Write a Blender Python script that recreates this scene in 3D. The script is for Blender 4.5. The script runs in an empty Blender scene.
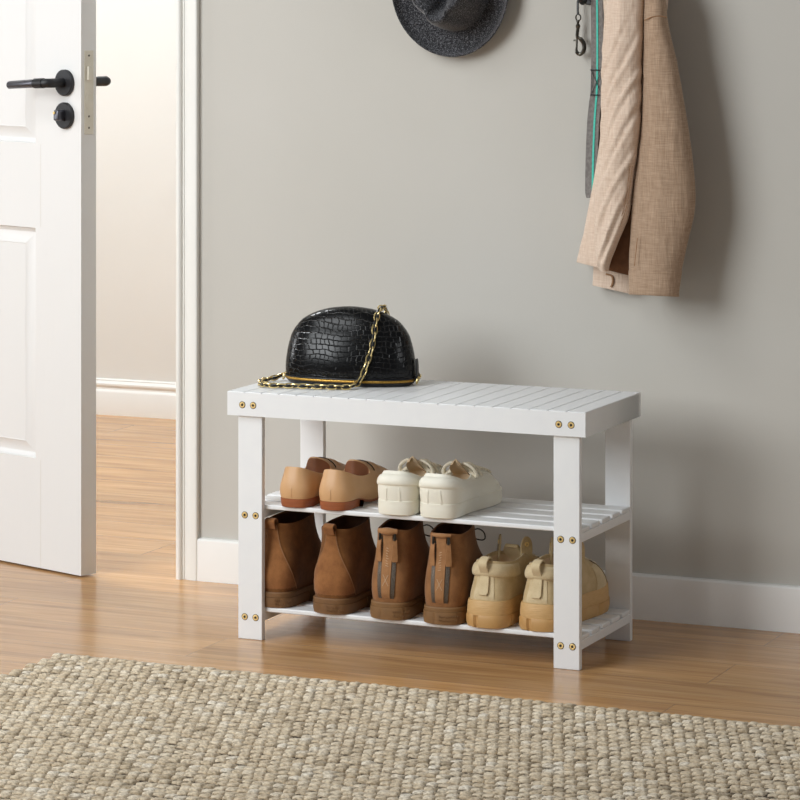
import bpy, bmesh, math, random
from mathutils import Vector, noise, Matrix
random.seed(7)
scene = bpy.context.scene
COL = scene.collection
PI = math.pi

# ------------------------------------------------------------------ camera
F_PX, YAW, CAM, PY = 3160.0, -0.415, Vector((2.6072, -5.1378, 1.2149)), -29.2
cd = bpy.data.cameras.new('camera'); cam = bpy.data.objects.new('camera', cd); COL.objects.link(cam)
cam.location = CAM
cam.rotation_euler = (PI/2, 0, -YAW)
cd.sensor_width = 36; cd.lens = F_PX/800*36; cd.shift_y = (PY-400)/800.0
cd.clip_end = 100
scene.camera = cam
_R = Vector((math.cos(YAW), -math.sin(YAW), 0)); _F = Vector((math.sin(YAW), math.cos(YAW), 0))
def at(u, v, y):                      # the place on the upright plane at depth y that lies in this direction
    d = _F + _R*((u-400)/F_PX) + Vector((0, 0, -(v-PY)/F_PX))
    return CAM + d*((y-CAM.y)/d.y)

# ------------------------------------------------------------------ materials
def lin(h):
    h = h.lstrip('#'); o = []
    for i in (0, 2, 4):
        c = int(h[i:i+2], 16)/255
        o.append(c/12.92 if c <= .04045 else ((c+.055)/1.055)**2.4)
    return (*o, 1)
class NT:
    def __init__(s, name):
        s.m = bpy.data.materials.new(name); s.m.use_nodes = True
        s.t = s.m.node_tree; s.n = s.t.nodes; s.b = s.n['Principled BSDF']
    def add(s, ty, **kw):
        n = s.n.new(ty)
        for k, v in kw.items():
            if k.startswith('i_'):
                k = k[2:]; n.inputs[int(k) if k.isdigit() else k.replace('_', ' ')].default_value = v
            else: setattr(n, k, v)
        return n
    def link(s, a, b): s.t.links.new(a, b)
    def set(s, **kw):
        for k, v in kw.items(): s.b.inputs[k.replace('_', ' ')].default_value = v
    def coord(s, scale=(1, 1, 1), out='Object', rot=(0, 0, 0)):
        c = s.add('ShaderNodeTexCoord'); m = s.add('ShaderNodeMapping')
        m.inputs['Scale'].default_value = scale; m.inputs['Rotation'].default_value = rot
        s.link(c.outputs[out], m.inputs['Vector']); return m.outputs[0]
    def noise(s, vec, scale=5, detail=4, rough=.5, dist=0):
        n = s.add('ShaderNodeTexNoise', i_Scale=scale, i_Detail=detail, i_Roughness=rough, i_Distortion=dist)
        s.link(vec, n.inputs['Vector']); return n.outputs['Fac']
    def ramp(s, fac, stops):
        r = s.add('ShaderNodeValToRGB'); e = r.color_ramp.elements
        while len(e) < len(stops): e.new(.5)
        for i, (p, c) in enumerate(stops):
            e[i].position = p; e[i].color = lin(c) if isinstance(c, str) else ((c, c, c, 1) if not hasattr(c, '__len__') else c)
        s.link(fac, r.inputs[0]); return r.outputs[0]
    def bump(s, h, strength=.3, dist=.001, prev=None):
        b = s.add('ShaderNodeBump', i_Strength=strength, i_Distance=dist); s.link(h, b.inputs['Height'])
        if prev: s.link(prev, b.inputs['Normal'])
        s.link(b.outputs[0], s.b.inputs['Normal']); return b.outputs[0]
    def math(s, op, a, b=None):
        n = s.add('ShaderNodeMath', operation=op)
        for i, x in enumerate((a, b)):
            if x is None: continue
            if isinstance(x, (int, float)): n.inputs[i].default_value = x
            else: s.link(x, n.inputs[i])
        return n.outputs[0]
    def mix(s, fac, a, b, mode='MIX'):
        n = s.add('ShaderNodeMix', data_type='RGBA', blend_type=mode)
        for sock, x in ((n.inputs[0], fac), (n.inputs[6], a), (n.inputs[7], b)):
            if isinstance(x, (int, float)): sock.default_value = x
            elif isinstance(x, str): sock.default_value = lin(x)
            elif isinstance(x, tuple): sock.default_value = x
            else: s.link(x, sock)
        return n.outputs[2]

def simple(name, a, b=None, scale=40, rough=.5, bump=.0, bscale=300, bdist=.001, stretch=(1, 1, 1), metal=0, coat=0, sheen=0, detail=4, spec=.5):
    t = NT(name); v = t.coord(stretch)
    c = t.ramp(t.noise(v, scale, detail), [(.3, a), (.7, b or a)])
    t.link(c, t.b.inputs['Base Color'])
    t.set(Roughness=rough, Metallic=metal)
    t.b.inputs['Coat Weight'].default_value = coat
    t.b.inputs['Sheen Weight'].default_value = sheen
    t.b.inputs['Specular IOR Level'].default_value = spec
    if bump: t.bump(t.noise(v, bscale, 3), bump, bdist)
    return t.m

def m_wall():
    t = NT('greige_paint'); v = t.coord()
    c = t.ramp(t.noise(v, 2.2, 4), [(.3, '#BFBCB4'), (.7, '#C3C0B9')])
    t.link(c, t.b.inputs['Base Color']); t.set(Roughness=.85)
    t.bump(t.math('ADD', t.noise(v, 120, 3), t.math('MULTIPLY', t.noise(t.coord((25, 1, 3)), 6, 4), .8)), .12, .0012)
    return t.m
def m_floor():
    t = NT('oak_planks'); v = t.coord()
    br = t.add('ShaderNodeTexBrick', offset=.37, offset_frequency=2, squash=1)
    br.inputs['Color1'].default_value = (.25, .25, .25, 1); br.inputs['Color2'].default_value = (.75, .75, .75, 1)
    br.inputs['Mortar'].default_value = (.0, .0, .0, 1)
    br.inputs['Scale'].default_value = 1; br.inputs['Mortar Size'].default_value = .0011
    br.inputs['Mortar Smooth'].default_value = .2
    br.inputs['Brick Width'].default_value = 1.45; br.inputs['Row Height'].default_value = .165
    t.link(v, br.inputs['Vector'])
    # shift the grain from plank to plank
    off = t.add('ShaderNodeVectorMath', operation='ADD')
    sc = t.add('ShaderNodeVectorMath', operation='SCALE'); sc.inputs['Scale'].default_value = 7.3
    t.link(br.outputs['Color'], sc.inputs[0]); t.link(v, off.inputs[0]); t.link(sc.outputs[0], off.inputs[1])
    def st(scale, s, d, r=.55, dist=.6):
        m = t.add('ShaderNodeMapping'); m.inputs['Scale'].default_value = scale
        t.link(off.outputs[0], m.inputs['Vector']); return t.noise(m.outputs[0], s, d, r, dist)
    g1 = st((1.1, 14, 1), 2.2, 6); g2 = st((3, 90, 1), 2.0, 4); g3 = st((.6, 5, 1), 1.6, 3)
    base = t.ramp(g1, [(.22, '#A3784B'), (.45, '#C49560'), (.6, '#D4A66F'), (.82, '#E2B987')])
    fine = t.ramp(g2, [(.3, (.62, .58, .54, 1)), (.6, (1, 1, 1, 1))])
    c = t.mix(.75, base, fine, 'MULTIPLY')
    tone = t.ramp(g3, [(.3, (.76, .74, .72, 1)), (.7, (1.08, 1.05, 1.0, 1))])
    c = t.mix(.7, c, tone, 'MULTIPLY')
    ptone = t.ramp(br.outputs['Color'], [(.2, (.88, .87, .86, 1)), (.8, (1.05, 1.03, 1, 1))])
    c = t.mix(.8, c, ptone, 'MULTIPLY')
    c = t.mix(t.math('MULTIPLY', br.outputs['Fac'], .42), c, (.09, .055, .03, 1))
    t.link(c, t.b.inputs['Base Color'])
    t.b.inputs['Specular IOR Level'].default_value = .75
    r = t.ramp(g2, [(.2, .27), (.8, .19)]); t.link(r, t.b.inputs['Roughness'])
    h = t.math('SUBTRACT', t.math('MULTIPLY', g2, .25), t.math('MULTIPLY', br.outputs['Fac'], 1.0))
    t.bump(h, .25, .0012)
    return t.m
def m_rug():
    t = NT('wool_rug'); v = t.coord()
    a = t.add('ShaderNodeAttribute', attribute_name='tone')
    n = t.noise(t.coord((150, 260, 300)), 1, 4, .65)
    base = t.ramp(a.outputs['Fac'], [(0, '#B8A88F'), (.25, '#DCCAAE'), (.7, '#EBDCC3'), (1, '#F6ECDA')])
    c = t.mix(.75, base, t.ramp(n, [(.34, (.42, .37, .31, 1)), (.58, (1.1, 1.1, 1.1, 1))]), 'MULTIPLY')
    c = t.mix(.35, c, t.ramp(t.noise(v, 5, 3), [(.35, (.86, .85, .84, 1)), (.65, (1.05, 1.05, 1.05, 1))]), 'MULTIPLY')
    t.link(c, t.b.inputs['Base Color']); t.set(Roughness=1); t.b.inputs['Specular IOR Level'].default_value = .05
    t.b.inputs['Sheen Weight'].default_value = .15
    t.bump(n, .9, .004)
    return t.m
def m_croc():
    t = NT('black_croc_leather'); v = t.coord()
    d = t.noise(v, 14, 2)
    mv = t.add('ShaderNodeVectorMath', operation='ADD'); sv = t.add('ShaderNodeVectorMath', operation='SCALE'); sv.inputs['Scale'].default_value = .02
    nn = t.add('ShaderNodeTexNoise', i_Scale=22.0, i_Detail=2.0); t.link(v, nn.inputs['Vector'])
    t.link(nn.outputs['Color'], sv.inputs[0]); t.link(v, mv.inputs[0]); t.link(sv.outputs[0], mv.inputs[1])
    sw = t.add('ShaderNodeSeparateXYZ'); t.link(mv.outputs[0], sw.inputs[0])
    cw = t.add('ShaderNodeCombineXYZ'); t.link(t.math('ADD', sw.outputs[0], t.math('MULTIPLY', sw.outputs[1], .35)), cw.inputs[0]); t.link(sw.outputs[2], cw.inputs[1])
    br = t.add('ShaderNodeTexBrick', offset=.43, offset_frequency=2, squash=.72, squash_frequency=3)
    br.inputs['Scale'].default_value = 1; br.inputs['Mortar Size'].default_value = .0011; br.inputs['Mortar Smooth'].default_value = 1.0; br.inputs['Bias'].default_value = 0
    br.inputs['Brick Width'].default_value = .0125; br.inputs['Row Height'].default_value = .0095
    t.link(cw.outputs[0], br.inputs['Vector'])
    h = t.math('SUBTRACT', 1.0, br.outputs['Fac'])
    t.set(Base_Color=lin('#0A0A0B'), Roughness=.2); t.b.inputs['Specular IOR Level'].default_value = .3
    t.bump(h, .8, .0014)
    return t.m
def m_linen(name, a, b):
    t = NT(name)
    h1 = t.noise(t.coord((40, 40, 900)), 1, 3); h2 = t.noise(t.coord((900, 500, 30)), 1, 3)
    f = t.math('MULTIPLY', t.math('ADD', h1, h2), .5)
    c = t.ramp(f, [(.34, a), (.62, b)])
    t.link(c, t.b.inputs['Base Color']); t.set(Roughness=.95); t.b.inputs['Specular IOR Level'].default_value = .1
    t.b.inputs['Sheen Weight'].default_value = .1
    bb = t.bump(f, .5, .0012)
    t.bump(t.noise(t.coord((110, 60, 14), rot=(0, .5, 0)), 1, 3), .5, .004, bb)
    return t.m
def m_felt():
    t = NT('grey_felt'); v = t.coord()
    f = t.noise(v, 420, 4, .7)
    c = t.ramp(f, [(.36, '#131315'), (.52, '#3B3B3E'), (.70, '#909094')])
    t.link(c, t.b.inputs['Base Color']); t.set(Roughness=1); t.b.inputs['Specular IOR Level'].default_value = .1
    t.b.inputs['Sheen Weight'].default_value = .25
    t.bump(f, .5, .001); return t.m
def m_door():
    t = NT('embossed_white_door_paint')
    w = t.noise(t.coord((60, 60, 2.2)), 2.4, 5, .6, .8)
    t.set(Base_Color=lin('#DDDCDA'), Roughness=.45); t.bump(w, .35, .0016); return t.m
def m_suede(name, a, b, rough=.95):
    t = NT(name); v = t.coord()
    c = t.ramp(t.noise(v, 34, 5, .65), [(.3, a), (.7, b)])
    f = t.noise(v, 900, 2)
    c = t.mix(.35, c, t.ramp(f, [(.3, (.7, .7, .7, 1)), (.7, (1.1, 1.1, 1.1, 1))]), 'MULTIPLY')
    t.link(c, t.b.inputs['Base Color']); t.set(Roughness=rough); t.b.inputs['Specular IOR Level'].default_value = .2
    t.b.inputs['Sheen Weight'].default_value = .15
    t.bump(f, .35, .0008); return t.m
def m_webbing():
    t = NT('grey_webbing'); v = t.coord((1, 1, 1))
    w = t.add('ShaderNodeTexChecker', i_Scale=420.0); t.link(t.coord((1, .01, 1.6)), w.inputs['Vector'])
    c = t.mix(.5, t.ramp(t.noise(v, 200, 2), [(.3, '#6F6B68'), (.7, '#8B8784')]), t.ramp(w.outputs['Fac'], [(0, (.6, .6, .6, 1)), (1, (1.1, 1.1, 1.1, 1))]), 'MULTIPLY')
    t.link(c, t.b.inputs['Base Color']); t.set(Roughness=.8); t.bump(w.outputs['Fac'], .3, .0006); return t.m

M = dict(
    wall=m_wall(), floor=m_floor(), rug=m_rug(), croc=m_croc(), felt=m_felt(), door=m_door(),
    hallwall=simple('white_hall_paint', '#E2E1DD', '#E5E4E0', 3, .85, .05, 60),
    trim=simple('white_trim_paint', '#EAE9E4', '#E8E7E1', 6, .4),
    base=simple('white_baseboard_paint', '#F0EFEC', '#EEEDE9', 6, .42),
    bench=simple('white_lacquer', '#E6E7E8', '#E9EAEA', 8, .38, .06, 30, .0006, (4, 40, 4)),
    brass=simple('brass', '#E0C080', '#EBD092', 20, .4, metal=.75),
    hole_shade=simple('recess_shade', '#15100A', '#1D160E', 20, .7),  # shade of bolt holes and sockets put into a dark colour
    black=simple('black_metal', '#5C5C62', '#686870', 20, .34, metal=.9),
    blackmatte=simple('matte_black_metal', '#131316', '#1B1B1F', 20, .5),
    steel=simple('satin_plate', '#C9C3B4', '#D2CCBE', 40, .45, metal=.2),
    gunmetal=simple('gunmetal', '#4B4944', '#6A665E', 60, .28, metal=1),
    gold=simple('gold_metal', '#E6CB86', '#F2DCA0', 60, .28, metal=.85),
    zipgold=simple('gold_zip', '#8C6A2A', '#C79A48', 500, .35, .6, 700, .001, metal=.8),
    blackleather=simple('black_leather', '#0E0E0F', '#161617', 60, .35, .2, 500),
    teal=simple('teal_stripe', '#3FB9A6', '#55CDB9', 300, .7),
    thread=simple('dark_thread', '#26282C', '#2F3136', 200, .8),
    web=m_webbing(),
    linen=m_linen('pale_linen', '#C6AC97', '#DFCCBA'), linen_shaded=m_linen('shaded_linen', '#917862', '#B59C85'),  # second is the same cloth with right-side shade in its colour
    lining=simple('shaded_brown_lining', '#7A5236', '#8E6243', 60, .8, .2, 300),
    seam=simple('tan_thread', '#8A6646', '#96704E', 100, .8),
    loafer=simple('nude_leather', '#C79A6C', '#D2A87C', 16, .42, .12, 420, spec=.4),
    loafin=simple('brown_leather_lining', '#7C4A2C', '#8A5535', 30, .6, .1, 300),
    loafheel=simple('stacked_heel', '#8C4C2A', '#A15C36', 30, .45, .1, 200, stretch=(1, 1, 6)),
    trimblack=simple('dark_edging', '#1C1410', '#241A14', 60, .5),
    sneak=simple('cream_leather', '#E9E4D3', '#EDE9DB', 14, .5, .12, 350),
    sneakin=simple('beige_lining', '#C8AE8C', '#D2BA9A', 60, .85, .2, 500),
    sneaksole=simple('cream_rubber', '#E6E1D0', '#EAE6D8', 30, .6),
    lace=simple('cream_lace', '#E7DCC4', '#EFE7D4', 300, .9, .4, 900),
    chel=m_suede('brown_suede', '#5F3B1C', '#82552C'), chel_lit=m_suede('brown_suede_lit', '#7A4E2C', '#9E6B40'),  # paler suede carries the lit look of the heels in its colour
    chelsole=simple('brown_rubber', '#6B4B2B', '#7C5833', 40, .65, .15, 200),
    darklin=simple('dark_brown_lining', '#4A2C16', '#5A371D', 40, .85),
    zipb=m_suede('tan_brown_nubuck', '#7A5230', '#9B6C43', .8), zipstrip=m_suede('light_brown_leather', '#8E623C', '#AE7F54', .7),
    zipsole=simple('brown_lug_rubber', '#74532F', '#86623A', 40, .65, .15, 200),
    zipper=simple('dark_zip_teeth', '#2E241C', '#75695C', 900, .4, .5, 900, metal=.5),
    stitch=simple('pale_stitching', '#C3A788', '#D2B898', 200, .8),
    tan=m_suede('sand_suede', '#B79F75', '#CDB78F'), tan2=m_suede('sand_suede_pale', '#C6B18A', '#DAC8A4'),
    gum=simple('gum_rubber', '#B98D55', '#C69F68', 24, .5, .1, 160), gum2=simple('gum_rubber_wavy', '#C19A63', '#CFAA76', 24, .55, .3, 20, .002, (3, 3, 40)),
    blacklace=simple('black_lace', '#141210', '#1C1916', 300, .8),
)

# ------------------------------------------------------------------ mesh helpers
class MB:
    def __init__(s): s.v = []; s.f = []; s.m = []
    def vert(s, p): s.v.append(tuple(p)); return len(s.v)-1
    def face(s, idx, m=0): s.f.append(tuple(idx)); s.m.append(m)
    def box(s, lo, hi, m=0, xf=None):
        b = len(s.v)
        for z in (lo[2], hi[2]):
            for x, y in ((lo[0], lo[1]), (hi[0], lo[1]), (hi[0], hi[1]), (lo[0], hi[1])):
                p = Vector((x, y, z)); s.v.append(tuple(xf @ p if xf else p))
        for q in ((3, 2, 1, 0), (4, 5, 6, 7), (0, 1, 5, 4), (1, 2, 6, 5), (2, 3, 7, 6), (3, 0, 4, 7)):
            s.face([b+i for i in q], m)
    def loft(s, rings, cap0=True, cap1=True, closed=True, m=0):
        n = len(rings[0]); b = len(s.v)
        for r in rings: s.v.extend(tuple(p) for p in r)
        for k in range(len(rings)-1):
            for i in range(n if closed else n-1):
                j = (i+1) % n
                s.face((b+k*n+i, b+k*n+j, b+(k+1)*n+j, b+(k+1)*n+i), m)
        if closed and cap0: s.face([b+i for i in reversed(range(n))], m)
        if closed and cap1: s.face([b+(len(rings)-1)*n+i for i in range(n)], m)
    def tube(s, pts, r, n=8, closed=False, m=0, flat=1.0):
        pts = [Vector(p) for p in pts]; N = len(pts); rings = []
        prev = None
        for i, p in enumerate(pts):
            if closed: t = pts[(i+1) % N]-pts[i-1]
            else: t = pts[min(i+1, N-1)]-pts[max(i-1, 0)]
            t.normalize()
            if prev is None:
                up = Vector((0, 0, 1)) if abs(t.z) < .9 else Vector((1, 0, 0)); a = t.cross(up).normalized()
            else: a = (prev-t*prev.dot(t)).normalized()
            prev = a; bb = t.cross(a); rr = r[i] if hasattr(r, '__len__') else r
            rings.append([p+a*(rr*math.cos(2*PI*k/n))+bb*(rr*flat*math.sin(2*PI*k/n)) for k in range(n)])
        if closed:
            # match the seam twist
            rings.append(rings[0]); 
            s.loft(rings, False, False, True, m)
        else: s.loft(rings, True, True, True, m)
    def lathe(s, prof, origin, axis, n=24, m=0):       # prof: (radius, height along axis)
        axis = Vector(axis).normalized(); up = Vector((0, 0, 1)) if abs(axis.z) < .9 else Vector((1, 0, 0))
        a = axis.cross(up).normalized(); b = axis.cross(a); o = Vector(origin)
        s.loft([[o+axis*h+(a*math.cos(2*PI*k/n)+b*math.sin(2*PI*k/n))*r for k in range(n)] for r, h in prof], True, True, True, m)
    def strip(s, pts, w, th, side, m=0):               # a flat band of thickness th along pts
        pts = [Vector(p) for p in pts]; N = len(pts); side = Vector(side).normalized(); rings = []
        for i, p in enumerate(pts):
            t = (pts[min(i+1, N-1)]-pts[max(i-1, 0)]).normalized(); sd = (side-t*side.dot(t)).normalized(); nn = t.cross(sd)
            ww = (w[i] if hasattr(w, '__len__') else w)/2
            rings.append([p-sd*ww-nn*th/2, p+sd*ww-nn*th/2, p+sd*ww+nn*th/2, p-sd*ww+nn*th/2])
        s.loft(rings, True, True, True, m)
    def build(s, name, mats, parent=None, bevel=0, seg=2, smooth=True, ang=38, subsurf=0, weld=1e-6):
        if not isinstance(mats, (list, tuple)): mats = [mats]
        me = bpy.data.meshes.new(name); me.from_pydata(s.v, [], s.f)
        for mm in mats: me.materials.append(mm)
        for p, mi in zip(me.polygons, s.m): p.material_index = mi
        bm = bmesh.new(); bm.from_mesh(me)
        bmesh.ops.remove_doubles(bm, verts=bm.verts, dist=weld)
        bmesh.ops.recalc_face_normals(bm, faces=bm.faces)
        if smooth:
            ca = math.radians(ang)
            for f in bm.faces: f.smooth = True
            for e in bm.edges:
                if len(e.link_faces) == 2 and e.calc_face_angle(0) > ca: e.smooth = False
        bm.to_mesh(me); bm.free()
        o = bpy.data.objects.new(name, me); COL.objects.link(o)
        if parent: o.parent = parent
        if bevel:
            b = o.modifiers.new('bevel', 'BEVEL'); b.width = bevel; b.segments = seg; b.limit_method = 'ANGLE'; b.angle_limit = math.radians(40); b.harden_normals = False
        if subsurf:
            sb = o.modifiers.new('sub', 'SUBSURF'); sb.levels = sb.render_levels = subsurf
        return o
def boxob(name, lo, hi, mat, parent=None, bevel=0, xf=None):
    m = MB(); m.box(lo, hi, 0, xf); return m.build(name, mat, parent, bevel)
def tag(o, label=None, cat=None, group=None, kind=None):
    if label: o['label'] = label
    if cat: o['category'] = cat
    if group: o['group'] = group
    if kind: o['kind'] = kind
    return o
def thing(name, label, cat, loc=(0, 0, 0), rz=0, group=None):
    o = bpy.data.objects.new(name, None); COL.objects.link(o); o.empty_display_size = .02
    o.location = loc; o.rotation_euler = (0, 0, rz); return tag(o, label, cat, group)
def struct(o): o['kind'] = 'structure'; return o
def cr(p0, p1, p2, p3, t):
    return .5*((2*p1)+(p2-p0)*t+(2*p0-5*p1+4*p2-p3)*t*t+(3*p1-p0-3*p2+p3)*t**3)
def spline(ctrl, n, closed=False):
    c = [Vector(p) for p in ctrl]; K = len(c); out = []
    if closed:
        for i in range(n):
            x = i/n*K; k = int(x); out.append(cr(c[(k-1) % K], c[k % K], c[(k+1) % K], c[(k+2) % K], x-k))
    else:
        for i in range(n):
            x = i/(n-1)*(K-1); k = min(int(x), K-2); out.append(cr(c[max(k-1, 0)], c[k], c[k+1], c[min(k+2, K-1)], x-k))
    return out
def resample(pts, step):
    out = [pts[0].copy()]; acc = 0
    for a, b in zip(pts, pts[1:]):
        L = (b-a).length; d = step-acc
        while d <= L: out.append(a.lerp(b, d/L)); d += step
        acc = L-(d-step)
    return out
def interp(tab, x):
    if x <= tab[0][0]: return tab[0][1:]
    for a, b in zip(tab, tab[1:]):
        if x <= b[0]:
            t = (x-a[0])/(b[0]-a[0]); return tuple(p+(q-p)*t for p, q in zip(a[1:], b[1:]))
    return tab[-1][1:]
def sstep(a, b, x):
    t = min(1, max(0, (x-a)/(b-a))); return t*t*(3-2*t)

# ------------------------------------------------------------------ the room
WY = .47                                   # front face of the room's back wall
DX0, DX1 = -1.305, -.3375                   # doorway
HY = 2.465                                 # hall's far wall
struct(boxob('floor', (-4.2, -5.0, -.05), (3.6, HY+.1, 0), M['floor']))
m = MB(); m.box((DX1, WY, 0), (3.6, WY+.14, 2.6)); m.box((-4.2, WY, 0), (DX0, WY+.14, 2.6)); m.box((DX0, WY, 2.06), (DX1, WY+.14, 2.6))
struct(m.build('wall_back', M['wall'], smooth=False))
struct(boxob('wall_hall', (-4.2, HY, 0), (3.6, HY+.1, 2.6), M['hallwall']))
# white lining on the hall side and in the opening (jamb)
m = MB(); m.box((DX1-.012, WY-.002, 0), (DX1, WY+.146, 2.06)); m.box((DX0, WY-.002, 0), (DX0+.012, WY+.146, 2.06)); m.box((DX0, WY-.002, 2.048), (DX1, WY+.146, 2.06))
struct(m.build('trim_3', M['trim'], bevel=.001))
# casings: a moulded profile swept up each side
def casing(name, x0, sgn, y):
    prof = [(0, 0), (0, -.018), (.002, -.022), (.006, -.0245), (.010, -.0235), (.0125, -.019), (.0135, -.013), (.0150, -.012), (.0158, -.0155), (.0175, -.0155), (.0185, -.0125), (.021, -.0125),
            (.026, -.016), (.034, -.0185), (.044, -.019), (.0465, -.0185), (.048, -.0165), (.048, 0)]
    m = MB(); m.loft([[Vector((x0+sgn*px*.98, y+py*.65, z)) for px, py in prof] for z in (0, 2.11)])
    return struct(m.build(name, M['trim'], ang=50))
casing('trim_1', DX1-.010, 1, WY); casing('trim_2', DX0+.010, -1, WY)
m = MB(); m.box((DX0-.04, WY-.019, 2.06), (DX1+.04, WY, 2.11)); struct(m.build('trim_4', M['trim'], bevel=.003))
def baseboard(name, x0, x1, y, prof):
    m = MB(); m.loft([[Vector((x, y-py, z)) for py, z in prof] for x in (x0, x1)]); return struct(m.build(name, M['base'], ang=30))
BP = [(0, 0), (.012, 0), (.012, .078), (.0115, .0808), (.009, .0835), (0, .0846)]
baseboard('baseboard_right', DX1+.038, 3.6, WY, BP); baseboard('baseboard_left', -4.2, DX0-.038, WY, BP)
HP = [(0, 0), (.016, 0), (.016, .062), (.014, .066), (.010, .069), (.0095, .074), (.013, .080), (.013, .085), (.009, .089), (.006, .092), (.006, .095), (0, .098)]
baseboard('baseboard_hall', -4.2, 3.6, HY, HP)

# ------------------------------------------------------------------ door (moulded panels, ajar)
DA = math.radians(19.1); DW, DTH = .82, .040
droot = bpy.data.objects.new('door_1', None); COL.objects.link(droot); struct(droot)
droot.location = (-.526, .391, .004); droot.rotation_euler = (0, 0, PI-DA)
# local frame: +x runs from the free edge to the hinges, -y... the room side is +y after the turn
def dl(s, d, z): return Vector((s, d, z))           # d>0 towards the room, 0 = room face
m = MB()
H = 2.035
panels = [(.137, .352), (.468, .683)]; zs = [(.219, .691), (.859, 1.86)]
xs = sorted([0, .1235] + [v for p in panels for v in p] + [DW]); zz = sorted([0] + [v for p in zs for v in p] + [H])
def inpanel(x, z): return any(a <= x <= b for a, b in panels) and any(a <= z <= b for a, b in zs)
for side in (0, 1):
    def D(s, d, z): return dl(s, d if side == 0 else -DTH-d, z)
    for i in range(len(xs)-1):
        for j in range(len(zz)-1):
            xa, xb, za, zb = xs[i], xs[i+1], zz[j], zz[j+1]
            if inpanel((xa+xb)/2, (za+zb)/2):
                rings = []
                for ins, dep in ((0, 0), (.002, .0002), (.004, -.0045), (.009, -.0085), (.012, -.0095), (.016, -.0085), (.032, -.0025), (.0345, -.0008), (.036, -.0015), (.038, -.0015)):
                    rings.append([D(xa+ins, dep, za+ins), D(xb-ins, dep, za+ins), D(xb-ins, dep, zb-ins), D(xa+ins, dep, zb-ins)])
                m.loft(rings, False, True)
            else:
                b = len(m.v); dep = 0 if i == 0 else 0
                m.v.extend(tuple(D(x, dep, z)) for x, z in ((xa, za), (xb, za), (xb, zb), (xa, zb))); m.face((b, b+1, b+2, b+3))
for (a, b) in (((0, 0), (0, H)), ((DW, 0), (DW, H))):
    k = len(m.v); m.v.extend([tuple(dl(a[0], 0, a[1])), tuple(dl(b[0], 0, b[1])), tuple(dl(b[0], -DTH, b[1])), tuple(dl(a[0], -DTH, a[1]))]); m.face((k, k+1, k+2, k+3))
for z in (0, H):
    k = len(m.v); m.v.extend([tuple(dl(0, 0, z)), tuple(dl(DW, 0, z)), tuple(dl(DW, -DTH, z)), tuple(dl(0, -DTH, z))]); m.face((k, k+1, k+2, k+3))
m.build('door_leaf', M['door'], droot, ang=25)
# thin joint between stile and rails, each side of the panel column
m = MB()
for za, zb in ((.0, .219), (.691, .859)): m.box((.1228, -.0005, za), (.1242, .0003, zb))
m.build('stile_joint', simple('joint_line', '#D9D6D0', '#D5D2CC', 20, .6), droot)
def handle(side):
    s = 1 if side == 0 else -1; y0 = 0 if side == 0 else -DTH
    hz = .986; hs = .046
    m = MB(); m.lathe([(.0, 0), (.0255, 0), (.0265, .001), (.0265, .007), (.025, .0085), (.013, .0088), (0, .0088)], (hs, y0, hz), (0, s, 0), 32)
    rose = m.build('handle_rose', M['blackmatte'], droot, ang=30)
    e = 0 if side == 0 else .024
    m = MB()
    pts = [(hs, y0+s*.006, hz), (hs, y0+s*(.030+e), hz), (hs, y0+s*(.042+e), hz), (hs+.005, y0+s*(.049+e), hz), (hs+.014, y0+s*(.052+e), hz)]
    m.tube(spline(pts, 14), [.0095]*14, 14)
    m.tube([(hs+.008, y0+s*(.0515+e), hz), (hs+.034, y0+s*(.052+e), hz-.001)], .0102, 16)
    m.build('handle_neck', M['blackmatte'], rose, ang=40)
    m = MB(); m.tube([(hs+.032, y0+s*(.052+e), hz-.001), (hs+.033, y0+s*(.052+e), hz-.001), (hs+.113, y0+s*(.052+e), hz-.006), (hs+.115, y0+s*(.052+e), hz-.006)], [.0075, .0088, .0080, .0068], 18)
    m.build('lever', M['black'], rose, ang=40)
handle(0); handle(1)
m = MB(); m.lathe([(0, 0), (.0255, 0), (.0265, .001), (.0265, .007), (.025, .0085), (0, .0088)], (.046, 0, .920), (0, 1, 0), 32)
tr = m.build('lock_rose', M['blackmatte'], droot, ang=30)
m = MB(); m.box((.038, .006, .910), (.054, .028, .932)); m.build('thumb_turn', M['black'], tr, bevel=.004, seg=3)
m = MB(); m.lathe([(0, 0), (.0028, 0), (.0028, .002), (0, .0022)], (.049, .028, .926), (0, 1, 0), 12); m.build('indicator_dot', M['brass'], tr)
m = MB(); m.lathe([(0, 0), (.0265, 0), (.0265, .007), (.01, .009), (0, .009)], (.046, -DTH, .920), (0, -1, 0), 32); m.build('lock_rose', M['blackmatte'], droot, ang=30)
m = MB(); m.box((-.0012, -.032, .883), (.0, -.008, 1.051)); fp = m.build('lock_faceplate', M['steel'], droot, bevel=.0004)
for nm, (za, zb), dpt, mt in (('latch_bolt', (.992, 1.019), -.007, 'steel'), ('deadbolt', (.935, .965), -.002, 'steel')):
    m = MB(); m.box((dpt, -.026, za), (-.001, -.014, zb)); m.build(nm, M[mt], fp, bevel=.0008)
for z in (1.041, .919, .896):
    m = MB(); m.lathe([(0, 0), (.0024, 0), (.002, .0005), (0, .0003)], (-.0012, -.020, z), (-1, 0, 0), 12); m.build('plate_screw', M['gunmetal'], fp)

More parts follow.
